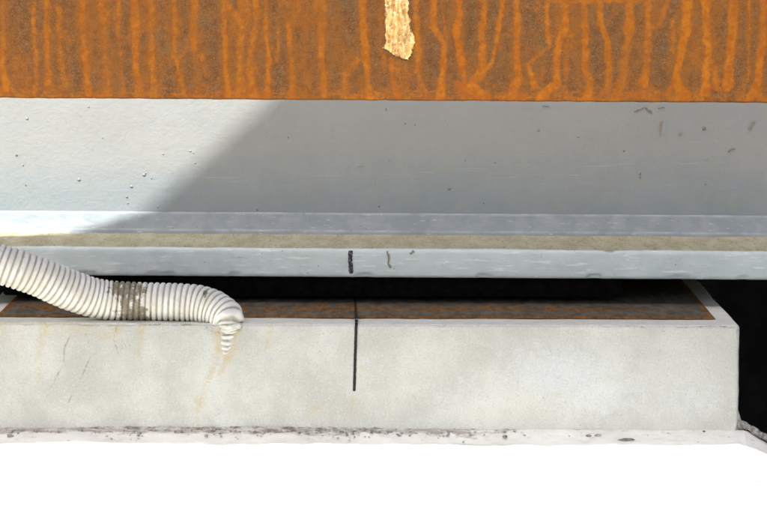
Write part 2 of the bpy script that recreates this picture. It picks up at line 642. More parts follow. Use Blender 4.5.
def build_ledge():
    xs = axis((-5, -.62, .2), (-.62, .512, .003))
    ys = axis((-9, -1, .4), (-1, -.22, .02), (-.22, -.03, .004), (-.03, .004, .0012), (.004, 1.3, .1))
    nx, ny = len(xs), len(ys)
    X, Y = np.meshgrid(xs, ys, indexing='ij')
    near = sstep(-.24, -.17, Y) * sstep(-.64, -.6, X)
    Z = near * (.0016 * fbm(X * 22, Y * 60, 0 * X, 4, 3) + .0007 * fbm(X * 120, Y * 160, 0 * X, 3, 9))
    Z = Z + .0042 * fbm(X * 16, Y * 22, 0 * X, 4, 205) * sstep(-.075, -.05, Y) * sstep(-.004, -.014, Y)
    wave = 1 + .28 * fbm(X * 9, 0 * X, 0 * X, 4, 201) * (1 - sstep(.47, .51, X))
    Z = Z * (1 - sstep(.50, .512, X)) + cove(Y / wave) * 1.0
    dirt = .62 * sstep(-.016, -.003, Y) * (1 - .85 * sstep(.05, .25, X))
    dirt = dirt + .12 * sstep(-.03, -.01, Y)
    # a few stains on the shaded strip
    for px, py, w in ((20, 444, 10), (110, 441, 14), (160, 447, 10), (310, 439, 12), (470, 437, 9), (590, 438, 9), (632, 441, 10)):
        p = ledge_pt(px, py)
        dirt = dirt + .4 * np.exp(-(((X - p[0]) / (w * .0014)) ** 2 + ((Y - p[1]) / .005) ** 2))
    V = np.stack([X, Y, Z], -1).reshape(-1, 3)
    F = grid_faces(nx, ny)
    base = len(V)
    # sloped right shoulder in front of the pit
    ys2 = ys[ys <= .0041]
    n2 = len(ys2)
    prof = [(.512, 0.0), (.518, -.0022), (.545, -.018), (.58, -.039), (.612, -.060), (.618, -.085), (.62, -1.7)]
    rows = []
    for (x, z) in prof:
        rows.append(np.stack([x + .0025 * fbm(ys2 * 30, ys2 * 0, ys2 * 0 + x * 40, 3, 4) * (x > .52),
                              ys2, cove(ys2) + z + .002 * fbm(ys2 * 40, ys2 * 0, ys2 * 0 + x * 50, 3, 5) * (x > .52) + 0 * ys2], -1))
    V2 = np.concatenate(rows)
    F2 = grid_faces(len(prof), n2) + base
    base2 = base + len(V2)
    # rear wall of the shoulder and the side of the ledge under the pedestal
    V3, F3 = [], []
    for i in range(len(prof) - 1):
        (xa, za), (xb, zb) = prof[i], prof[i + 1]
        k = base2 + len(V3)
        V3 += [(xa, .004, za), (xb, .004, zb), (xb, .004, -1.7), (xa, .004, -1.7)]
        F3.append([k, k + 3, k + 2, k + 1])
    k = base2 + len(V3)
    V3 += [(.512, .004, 0), (.512, 1.3, 0), (.512, 1.3, -1.7), (.512, .004, -1.7)]
    F3.append([k, k + 3, k + 2, k + 1])
    V = np.concatenate([V, V2, np.array(V3)])
    F = np.concatenate([F, F2, np.array(F3)])
    dirt = np.concatenate([dirt.ravel(), np.full(len(V2), .30), np.full(len(V3), .3)])
    o = link('ledge', fast_mesh('ledge', V, F, {'dirt': dirt}), LEDGE)
    tag(o, kind='structure')


build_ledge()

# ================================================================ RUSTY BEAM
# streaks traced from the photograph: (points, width, strength, red, dark)
STREAKS = [
    ([(3, -30), (3.5, 30), (4.2, 68), (7, 90)], 7, .85, 0, 0), ([(35, -30), (34, 25), (37, 58), (37, 84)], 6, .8, 0, 0),
    ([(44.6, -30), (46.6, 31), (48, 62), (50, 84)], 7, .9, .1, 0), ([(46.6, 31), (46.7, 32)], 9, 1, .1, 0),
    ([(58, 8), (60, 41), (61.6, 68), (65, 86)], 7, .85, 0, 0), ([(82.3, -30), (82.5, 25), (84.6, 54), (88, 94)], 7, 1, .15, 0),
    ([(102.6, -30), (102.6, 37), (106, 68), (108, 93)], 9, .8, 0, .25), ([(118, -30), (118.6, 37), (120, 62), (123, 92)], 6, .8, 0, 0),
    ([(134, -30), (135, 31), (137, 68), (139, 95)], 9, .85, 0, 0), ([(151.8, -30), (151.8, 31), (153, 62), (155, 95)], 8, .95, 0, 0),
    ([(172.6, -30), (174.6, 31), (175.3, 54), (180, 72), (184, 92)], 6, .9, 0, 0), ([(190, 45.6), (183, 56), (167, 60), (160, 68)], 5, .7, 0, 0),
    ([(200, -30), (194.3, 16), (194.8, 48)], 9, .9, 0, .1), ([(195.4, 48), (195.4, 95)], 2.4, .8, 0, 0), ([(198, 55), (198.5, 92)], 2.2, .7, 0, 0),
    ([(202, 56), (203, 60)], 6, .8, .2, 0), ([(204, 66), (205, 74)], 4, .8, .3, 0), ([(201, 85), (206, 86)], 3, .7, .2, 0),
    ([(223.8, -30), (224.4, 31), (225.4, 62), (227, 95)], 7, 1, .1, 0), ([(221, -12), (227.5, 6), (240, 21), (241, 58), (239, 95)], 9, .85, 0, .15),
    ([(240, -20), (244, 8), (242, 20)], 16, .75, 0, .1), ([(257, -20), (256.5, 12), (252.4, 41), (250.3, 68), (252.4, 95)], 8, .85, 0, 0),
    ([(263, -30), (266.4, 31), (268, 62), (266.4, 95)], 6, .95, .1, 0), ([(281, -10), (279, 37), (277, 60)], 6, .55, 0, 0),
    ([(289, 25), (291, 52), (293, 95)], 7, .85, 0, 0), ([(307, 0), (306, 52), (308, 95)], 7, .5, 0, 0), ([(296, -20), (299, 14)], 9, .6, 0, 0),
    ([(320, -30), (320, 22)], 17, .8, 0, 0), ([(319.3, 26), (320.3, 62), (324, 95)], 8, .95, 0, 0), ([(321, 28), (322, 36)], 5, .5, .3, .7),
    ([(357.6, -30), (362.8, 31), (366, 62), (371, 97)], 8, 1, .05, 0), ([(357, 60), (347, 72.5), (347, 91)], 8, .6, 0, 0),
    ([(378.3, -30), (380, 52)], 6, .5, .3, .6), ([(392.3, 60), (394.4, 79), (399, 99)], 7, .9, .3, .1), ([(384, 56), (386, 70)], 8, .5, .4, .5),
    ([(417, -30), (417, 41), (418, 72), (424, 95)], 8, .65, 0, 0), ([(432, -30), (434, 27), (444, 43.5), (442, 70), (440, 97)], 7.5, 1, .05, 0),
    ([(444, 16), (446, 41)], 4, .7, .8, .1), ([(453.5, -30), (460.7, 16.6), (456.6, 31), (459.7, 52), (464, 81)], 8, 1, .35, 0),
    ([(456, 4), (459, 14)], 4, .5, .2, .7), ([(481.5, -30), (483.5, 41), (483.5, 68), (473, 83), (479, 97)], 9, .9, .1, .05),
    ([(503, -20), (502, 6), (497, 37), (492, 62), (481, 79)], 5.5, .95, 0, 0), ([(521, -30), (517, 25), (516, 58), (519, 79), (513, 95)], 8, .95, .15, 0),
    ([(548, -30), (547, 37), (550, 44.6), (528.6, 64), (535, 85)], 6, .95, 0, 0), ([(567, -30), (565, 27), (557.6, 43), (556.6, 83), (540, 97)], 8.5, .95, .05, 0),
    ([(566, 45), (566, 79)], 6, .7, .8, .1), ([(544, 66), (541, 78)], 6, .6, .6, 0), ([(585.6, -30), (584.6, 37), (584, 68), (591, 83), (586.6, 100)], 8, .9, .1, 0),
    ([(594, -30), (601, 23), (608.4, 41.5), (608.4, 87)], 7, .98, 0, 0), ([(616, 5), (608.4, 25)], 5, .5, .2, .7), ([(552, 14), (556, 20)], 6, .5, .2, .6),
    ([(632, -30), (629, 37), (624, 66), (615, 100)], 10, .95, .05, 0), ([(545, 1), (640, 1)], 6, .8, 0, .1), ([(647.4, -30), (647.4, 41), (646, 62), (643, 83)], 9, .9, 0, 0),
    ([(641, 84), (656, 97)], 12, .8, 0, 0), ([(669, -4), (660, 22), (647, 31)], 7, .7, 0, .5), ([(674, 21), (672, 52)], 8, .5, 0, 0),
    ([(689, -30), (687, 31), (678.5, 58), (676.4, 79), (685, 97)], 9, .95, .05, 0), ([(667, 95), (672, 84)], 5, .7, .6, 0),
    ([(708, -30), (705.4, 27), (708.5, 48), (705.4, 68), (705.4, 93)], 9, .95, 0, 0), ([(715, 68), (718, 88)], 8, .75, .4, 0),
    ([(735, -30), (733.4, 27), (730, 58), (728, 85)], 11, .95, .1, 0), ([(751, -30), (749, 41), (748, 79)], 6, .6, 0, 0), ([(744, 80), (740, 95)], 10, .6, 0, .1),
    ([(767, -30), (763.5, 41), (759, 79), (752, 96)], 9, .95, .25, 0), ([(610, 90), (603, 93)], 7, .6, .6, .4), ([(466, 92), (458, 84)], 10, .55, .8, .3),
    ([(516, 92), (524, 97)], 10, .6, .6, .2), ([(566, 88), (562, 96)], 8, .5, .6, .3), ([(628, 96), (642, 94)], 8, .55, .5, .1),
    ([(20, 64), (24, 80)], 24, .38, 0, .15), ([(28, 92), (32, 88)], 12, .6, 0, 0), ([(9, 93), (6, 86)], 14, .7, 0, 0), ([(62, 92), (54, 94)], 16, .6, 0, 0),
    ([(470, 88), (486, 96)], 10, .8, .1, 0), ([(12, 22), (16, 32)], 8, .35, 0, .1), ([(165, -10), (168, 16)], 10, .35, 0, 0),
]

beam = thing('rusty_beam', 'rust streaked brown and orange steel beam across the top, in front of the grey girder', 'beam')


def build_beam():
    xs = axis((-4, -1.0, .25), (-1.0, -.54, .006), (-.54, .54, .00115), (.54, 1.0, .006), (1.0, 4, .25))
    zs = axis((0, .145, .00125), (.145, .25, .0105), (.25, BEAM_TOP - BEAM_Z, .055))
    nx, nz = len(xs), len(zs)
    X, S = np.meshgrid(xs, zs, indexing='ij')
    Zc = BEAM_Z + S + grade(X)
    # photo position of each point of the face (for the traced streaks)
    d = np.stack([X - CAM.x, np.full_like(X, BEAM_Y - CAM.y), Zc - CAM.z], -1) @ R3
    PX = 383.5 + FPX * d[..., 0] / -d[..., 2]
    PY = 255.5 - FPX * d[..., 1] / -d[..., 2]
    wob = 2.2 * fbm(PX * .05, PY * .035, 0 * PX, 3, 21)
    wob2 = 1.6 * fbm(PX * .05 + 40, PY * .035, 0 * PX, 3, 24)
    jag = fbm(PX * .20, PY * .15, 0 * PX, 4, 31)
    jag2 = fbm(PX * .45, PY * .40, 0 * PX, 3, 36)
    st = np.zeros_like(PX)
    red = np.zeros_like(PX)
    halo = np.zeros_like(PX)
    dark = np.zeros_like(PX)
    more = list(STREAKS)
    rr = random.Random(3)
    for sgn in (-1, 1):                       # the same weathering goes on beyond the frame
        x = -12 if sgn < 0 else 782
        while abs(x - 383) < 2600:
            w0 = rr.uniform(5, 9)
            a = x + rr.uniform(-4, 4)
            more.append(([(a, -120), (a + rr.uniform(-3, 3), 0), (a + rr.uniform(-5, 5), 50), (a + rr.uniform(-7, 7), 96)],
                         w0, rr.uniform(.6, 1), rr.uniform(0, .3), 0))
            x += sgn * rr.uniform(13, 30)
    for pts, w, s, r, dk in more:
        pts = [(p[0], -900 if (q == 0 and p[1] <= -30) else p[1]) for q, p in enumerate(pts)]
        px = [p[0] for p in pts]
        m = (PX > min(px) - 26) & (PX < max(px) + 26)
        if not m.any():
            continue
        dist = poly_dist(PX[m] + wob[m], PY[m] + wob2[m] * .6, pts)
        flare = 1 + .5 * sstep(72, 96, PY[m])
        h = w * .5 * flare * (1 + .38 * jag[m]) * .82 + 1.0 * jag2[m]
        fadev = .84 + .40 * fbm(PX[m] * .03 + w * 7, PY[m] * .035, 0 * PX[m], 2, 33)
        v = s * fadev * (1 - sstep(h - 2.8, h + 2.8, dist))
        st[m] = np.maximum(st[m], v)
        halo[m] = np.maximum(halo[m], s * .75 * (1 - sstep(h - 1, h + 9, dist)) * (.75 + .5 * jag[m]))
        q = np.clip(v * 1.4, 0, 1)
        red[m] = np.maximum(red[m] * (1 - q * (r == 0)), r * q)
        dark[m] = np.maximum(dark[m], dk * q)
    side = np.interp(PX, [-50, 0, 250, 420, 800], [.9, .84, .86, 1.12, 1.12])      # the runs are fresher towards the right
    st = np.clip(st * side, 0, 1.1)
    halo = halo * np.interp(PX, [0, 250, 420, 800], [1, 1, .6, .6])
    rimn = fbm(PX * .05, PY * .25, 0 * PX, 4, 41)
    rim = sstep(88, 97, PY + 7 * rimn)
    st = np.maximum(st, rim * (.46 + .5 * fbm(PX * .09, PY * .3, 0 * PX, 3, 47)))
    st = np.maximum(st, (.55 + .4 * fbm(PX * .12, 0 * PX, 0 * PX, 3, 49)) * sstep(98.2, 100.2, PY - (PX - 383) * .0066))
    abr = sstep(74, 92, PY) * sstep(.05, .4, fbm(PX * .05, PY * .6, 0 * PX, 4, 57))
    st = np.maximum(st, .5 * abr)
    red = np.maximum(red, .5 * abr)
    blot = fbm(PX * .03, PY * .03, 0 * PX, 4, 52)
    st = np.maximum(st, .42 * sstep(.12, .5, blot))
    Yf = BEAM_Y + .0009 * fbm(X * 30, S * 30, 0 * X, 3, 61)
    r = .0015                                  # rounded lower arris
    q = np.clip(1 - S / r, 0, 1)
    Yf = Yf + r * (1 - np.sqrt(np.clip(1 - q * q, 0, 1)))
    Zc = Zc + .0007 * fbm(X * 60, 0 * X, 0 * X, 4, 66) * (1 - sstep(0, .02, S))
    V = np.stack([X, Yf, Zc], -1).reshape(-1, 3)
    F = grid_faces(nx, nz)
    # back of the plate and its underside
    bot = np.arange(nx) * nz
    top = bot + nz - 1
    VB0 = V[bot].copy(); VB0[:, 1] = BEAM_Y + .018
    VB1 = V[top].copy(); VB1[:, 1] = BEAM_Y + .018
    n0 = len(V); i = np.arange(nx - 1)
    b0 = n0 + np.arange(nx); b1 = n0 + nx + np.arange(nx)
    F = np.concatenate([F, np.stack([bot[i], b0[i], b0[i + 1], bot[i + 1]], 1), np.stack([b0[i], b1[i], b1[i + 1], b0[i + 1]], 1)])
    V = np.concatenate([V, VB0, VB1])
    e = np.zeros(2 * nx)
    me = fast_mesh('web_plate', V, F, {'streak': np.concatenate([st.ravel(), e + .6]), 'red': np.concatenate([red.ravel(), e]),
                                       'dark': np.concatenate([dark.ravel(), e]), 'halo': np.concatenate([np.clip(halo, 0, 1).ravel(), e])})
    link('web_plate', me, RUST, beam)
    for nm, za, zb in (('bottom_flange', BEAM_Z + .016, BEAM_Z + .034), ('top_flange', BEAM_TOP - .020, BEAM_TOP - .002)):
        box(nm, RUST, (-4, 4, BEAM_Y + .0182, BEAM_Y + .14, za, zb), beam, .002)

    # pale mineral crust that ran down the face
    a0 = on_y(370, 70, BEAM_Y); a1 = on_y(424, -14, BEAM_Y)
    gx = np.arange(a0[0], a1[0], .0009); gz = np.arange(a0[2], a1[2] + .06, .0009)
    GX, GZ = np.meshgrid(gx, gz, indexing='ij')
    d = np.stack([GX - CAM.x, np.full_like(GX, BEAM_Y - CAM.y), GZ - CAM.z], -1) @ R3
    QX = 383.5 + FPX * d[..., 0] / -d[..., 2]
    QY = 255.5 - FPX * d[..., 1] / -d[..., 2]
    n = fbm(QX * .13, QY * .1, 0 * QX, 4, 71)
    n2 = fbm(QX * .5, QY * .3, 0 * QX, 3, 75)
    left = np.interp(QY, [-80, 0, 20, 44, 49, 53, 60], [384, 382, 383, 383, 379, 390, 398])
    right = np.interp(QY, [-80, 0, 15, 30, 38, 48, 56, 62], [408, 411, 411, 413.5, 416, 415, 412, 408])
    bottom = np.interp(QX, [376, 383, 388, 394, 399, 404, 410, 417], [50, 51, 53.5, 57, 58.5, 61, 61.5, 45])
    depth = np.minimum(np.minimum(QX - left, right - QX), (bottom - QY) * 1.0) + 2.8 * n + 1.6 * n2
    spike = (1 - poly_dist(QX, QY, [(377, 49), (384, 50)]) / 1.3)
    spike2 = 1 - poly_dist(QX, QY, [(416, 94), (421, 98), (417, 102)]) / 1.6 + .5 * n2
    depth = np.maximum(np.maximum(depth, spike), -5)
    keep = depth > 0
    thick = .0004 * sstep(0, 6, depth) * (.6 + .5 * fbm(QX * .35, QY * .12, 0 * QX, 4, 77))
    gap = np.clip(1 - np.hypot((QX - 405) / 7.5, (QY - 36) / 26.0), 0, 1) * .55
    gap = np.maximum(gap, np.clip(1 - np.hypot((QX - 390) / 3, (QY - 26) / 3.5), 0, 1))
    idx = -np.ones(GX.shape, int)
    fi = keep[:-1, :-1] & keep[1:, :-1] & keep[1:, 1:] & keep[:-1, 1:]
    used = np.zeros_like(keep)
    for a in (0, 1):
        for b in (0, 1):
            used[a:used.shape[0] - 1 + a, b:used.shape[1] - 1 + b] |= fi
    idx[used] = np.arange(used.sum())
    ii, jj = np.nonzero(fi)
    F = np.stack([idx[ii, jj], idx[ii + 1, jj], idx[ii + 1, jj + 1], idx[ii, jj + 1]], 1)
    V = np.stack([GX[used], BEAM_Y - .0009 - thick[used], GZ[used]], -1)
    o = link('mineral_crust', fast_mesh('mineral_crust', V, F, {'gap': gap[used], 'cover': sstep(0, 4.5, depth)[used]}), CRUST, beam)
    o['label'] = 'cream white mineral crust with ragged lower end'


build_beam()

# ================================================================ GREY GIRDER
girder = thing('steel_girder', 'grey painted steel girder behind the rusty beam, above the concrete pedestal', 'girder')


def build_girder():
    # web plate
    xs = axis((-4, -.64, .4), (-.64, .64, .008), (.64, 4, .4))
    zs = axis((FL_Z1 + .012, .50, .006), (.50, DECK_Z, .1))
    X, Z0 = np.meshgrid(xs, zs, indexing='ij')
    Y = WEB_Y + .0007 * fbm(X * 9, Z0 * 14, 0 * X, 3, 81)
    V = np.stack([X, Y, Z0 + grade(X)], -1).reshape(-1, 3)
    F = grid_faces(len(xs), len(zs))
    Vb = V.copy(); Vb[:, 1] = WEB_Y + .016
    F = np.concatenate([F, F[:, ::-1] + len(V)])
    link('web', fast_mesh('web', np.concatenate([V, Vb]), F), WEBP, girder)

    # bottom flange: dense front edge with rounded, chipped arrises
    xs = axis((-4, -.64, .2), (-.64, .64, .002), (.64, 4, .2))
    nx = len(xs)
    H = FL_Z1 - FL_Z0
    prof = [(.13, 0, 0), (.02, 0, 0), (.0035, 0, .2), (.0012, .0011, .8), (0, .0035, 1)]
    prof += [(0, z, .0) for z in np.linspace(.0035, H - .0035, 12)[1:-1]]
    prof += [(0, H - .0035, .5), (.0012, H - .0011, .5), (.0035, H, .2), (.03, H, 0), (.2, H, 0), (2 * (WEB_Y - FL_Y), H, 0), (2 * (WEB_Y - FL_Y), 0, 0), (.13, 0, 0)]
    rows, wear = [], []
    for (dy, dz, w) in prof:
        lowe = w * (dz < H / 2)
        ch = lowe * np.clip(fbm(xs * 32, xs * 0 + 3, xs * 0, 4, 91) - .2, 0, 1) * .0075
        yy = FL_Y + dy + .0006 * fbm(xs * 40, xs * 0 + dz * 90, xs * 0 + dy * 60, 3, 93) + ch
        zz = FL_Z0 + dz + grade(xs) + ch * .8 + lowe * .0005 * fbm(xs * 120, xs * 0, xs * 0, 2, 97)
        rows.append(np.stack([xs, yy, zz], -1))
        wear.append(np.clip(.22 * w + ch * 70, 0, .6))
    V = np.concatenate(rows)
    F = grid_faces(len(prof), nx)
    link('bottom_flange', fast_mesh('bottom_flange', V, F, {'wear': np.concatenate(wear)}), FLP, girder)

    # painted fillet weld between web and flange, with raised ridges
    xs = axis((-4, -.64, .2), (-.64, .64, .0025), (.64, 4, .2))
    t = np.linspace(0, 1, 23)
    rows, ridge = [], []
    wv = fbm(xs * 7, xs * 0, xs * 0, 3, 101)
    for s in t:
        y = WEB_Y + (TOE_Y - WEB_Y) * s
        z = FIL_TOP + (FL_Z1 + .0008 - FIL_TOP) * s
        r1 = np.exp(-((s - .05 - .012 * wv) / .035) ** 2)
        r2 = np.exp(-((s - .80 - .02 * wv) / .04) ** 2)
        bulge = .0022 * math.sin(math.pi * s) + .0011 * r1 + .0013 * r2 \
            + .0006 * fbm(xs * 60, xs * 0 + s * 8, xs * 0, 3, 103)
        n = .7071
        rows.append(np.stack([xs, y - n * bulge, z + n * bulge + grade(xs)], -1))
        ridge.append(np.clip(.8 * r1 + .75 * r2, 0, 1) + 0 * xs)
    F = grid_faces(len(t), len(xs), True)
    link('weld_fillet', fast_mesh('weld_fillet', np.concatenate(rows), F, {'ridge': np.concatenate(ridge)}), WELDP, girder)

    box('gap_shade_block', RUBBER_SHADE, (PED_X0 + .02, .355, .228, .62, PED_H + .011, FL_Z0 - .0006), girder, .002)  # added block; its black front stands in for the gap's shade

    # settled dust on top of the flange
    xs = axis((-.66, .66, .0025))
    ys = np.linspace(0, 1, 30)
    rows = []
    front = FL_Y + .010 + .010 * fbm(xs * 18, xs * 0, xs * 0, 4, 111) + .006 * fbm(xs * 90, xs * 0, xs * 0, 3, 113)
    for v in ys:
        y = front + (TOE_Y + .004 - front) * v
        h = .0004 + .0022 * sstep(0, .08, v) * (.7 + .5 * fbm(xs * 45, y * 45, xs * 0, 4, 115)) + .002 * sstep(.85, 1, v)
        h = h - .0012 * (v == 0)
        rows.append(np.stack([xs, y, FL_Z1 + h + grade(xs)], -1))
    o = link('dust_layer', fast_mesh('dust_layer', np.concatenate(rows), grid_faces(len(ys), len(xs), True)), DUST, girder)
    o['label'] = 'tan dust lying on the girder flange'


build_girder()


def ribbon(name, mat, pts, width, parent, normal, seed=0, jag=.12, n=60, side=None):
    """a thin stroke following a list of 3-D points, with uneven edges"""
    P = np.array(pts, float)
    L = np.concatenate([[0], np.cumsum(np.linalg.norm(np.diff(P, axis=0), axis=1))])
    t = np.linspace(0, L[-1], n)
    Q = np.stack([np.interp(t, L, P[:, k]) for k in range(3)], -1)
    T = np.gradient(Q, axis=0)
    T /= np.linalg.norm(T, axis=1)[:, None]
    N = np.array(normal, float)
    S = np.cross(T, N) if side is None else np.tile(np.array(side, float), (n, 1))
    S /= np.linalg.norm(S, axis=1)[:, None]
    a = np.arange(n)
    taper = np.minimum(1, np.minimum(a + 2.0, n - a + 1.0) / 3.0)
    wl = width * .5 * taper * (1 + jag * 2 * vnoise(a * .35, a * 0 + seed, a * 0, 1))
    wr = width * .5 * taper * (1 + jag * 2 * vnoise(a * .35, a * 0 + seed + 9, a * 0, 2))
    V = np.concatenate([Q + S * wl[:, None], Q + N * .00012, Q - S * wr[:, None]])
    F = grid_faces(3, n)
    return link(name, fast_mesh(name, V, F), mat, parent)


# marker stroke on the flange edge
pa, pb = on_y(350.6, 250.5, FL_Y - .0009), on_y(351.2, 273.5, FL_Y - .0009)
pm = on_y(350.2, 260, FL_Y - .0009)
o = ribbon('marker_line', INKV, [pa, pm, pb], .0062, girder, (0, -1, 0), 3, .12)
o['label'] = 'short broken violet black marker stroke on the flange edge'

# paint blisters on the web
def blister(px, py, r, flat=.5, mat=BLIST):
    bm = bmesh.new()
    bmesh.ops.create_icosphere(bm, subdivisions=2, radius=1)
    rs = random.Random(int(px * 7 + py))
    for v in bm.verts:
        k = 1 + rs.uniform(-.38, .38)
        v.co = Vector((v.co.x * r * k, v.co.y * r * flat, v.co.z * r * k * .85))
    p = on_y(px, py, WEB_Y - .0004)
    bmesh.ops.translate(bm, verts=bm.verts, vec=p)
    for f in bm.faces:
        f.smooth = True
    me = bpy.data.meshes.new('paint_blister')
    bm.to_mesh(me)
    bm.free()
    link('paint_blister', me, mat, girder)


for px, py, r in ((27, 118.5, .0030), (131.5, 186.5, .0034), (79, 179.5, .0042), (144, 175, .0040), (145.5, 173, .0022), (151.5, 178, .0020),
                  (163, 154, .0026), (190, 151, .0034), (193, 153, .0020), (195, 163, .0022), (23, 165, .0022), (128, 203, .0020), (158, 207, .0022),
                  (128.5, 223, .0028)):
    blister(px, py, r * .62, .30, WEBP)
for px, py, r, m in ((88.5, 106.8, .0017, SCUFFY), (16.5, 155, .0017, SCUFF), (127, 196.8, .0018, SCUFFY), (449, 188.5, .0024, SCUFFY), (465.5, 160.5, .0018, SCUFFY),
                     (495, 162.5, .0018, SCUFFY), (538.5, 130.5, .0018, SCUFFY), (704, 128.5, .0030, SCUFF), (640, 173.5, .0022, SCUFFY),
                     (640, 177, .0018, SCUFFY), (624, 151, .0016, SCUFF), (578, 137, .0020, SCUFFY), (386, 110.5, .0012, SCUFFY), (288, 137.5, .0012, SCUFFY)):
    blister(px, py, r, .35, m)
YW = WEB_Y - .0016
for k, (pts, w, m) in enumerate((([(634, 112), (640, 110), (644, 107.5), (652, 113)], .0028, SCUFF), ([(658, 108.5), (665, 107.5)], .0022, SCUFF),
                                 ([(661, 121), (660, 127), (660, 134)], .0040, SCUFFY), ([(678, 135), (682, 133)], .003, SCUFFY),
                                 ([(728, 152), (732, 149), (735, 149)], .0030, SCUFF), ([(704, 161), (709, 159.5)], .0020, SCUFFY),
                                 ([(749, 130), (751, 124), (755, 122)], .0046, SCUFFY), ([(542, 106.3), (549, 107)], .0016, SCUFF),
                                 ([(357, 166.5), (364, 166.8)], .0012, SCUFFY))):
    ribbon('paint_scuff', m, [on_y(a, b, YW) for a, b in pts], w * .7, girder, (0, -1, 0), 20 + k, .3, 24)
# smudges on the flange edge
for k, (pts, w, m) in enumerate((([(387, 251), (389, 257), (388, 264), (391, 268)], .0030, SCUFFY), ([(410, 254), (414, 251)], .0034, SCUFFY))):
    ribbon('paint_scuff', m, [on_y(a, b, FL_Y - .0010) for a, b in pts], w, girder, (0, -1, 0), 50 + k, .25, 24)

# ================================================================ PEDESTAL
ped = thing('concrete_pedestal', 'pale concrete pedestal block with rust edged top, under the grey girder', 'pedestal')


def ped_disp(X, Z, Y):
    return .0011 * fbm(X * 14, Z * 18, Y * 14, 3, 121) + .0006 * fbm(X * 90, Z * 90, Y * 90, 3, 127)


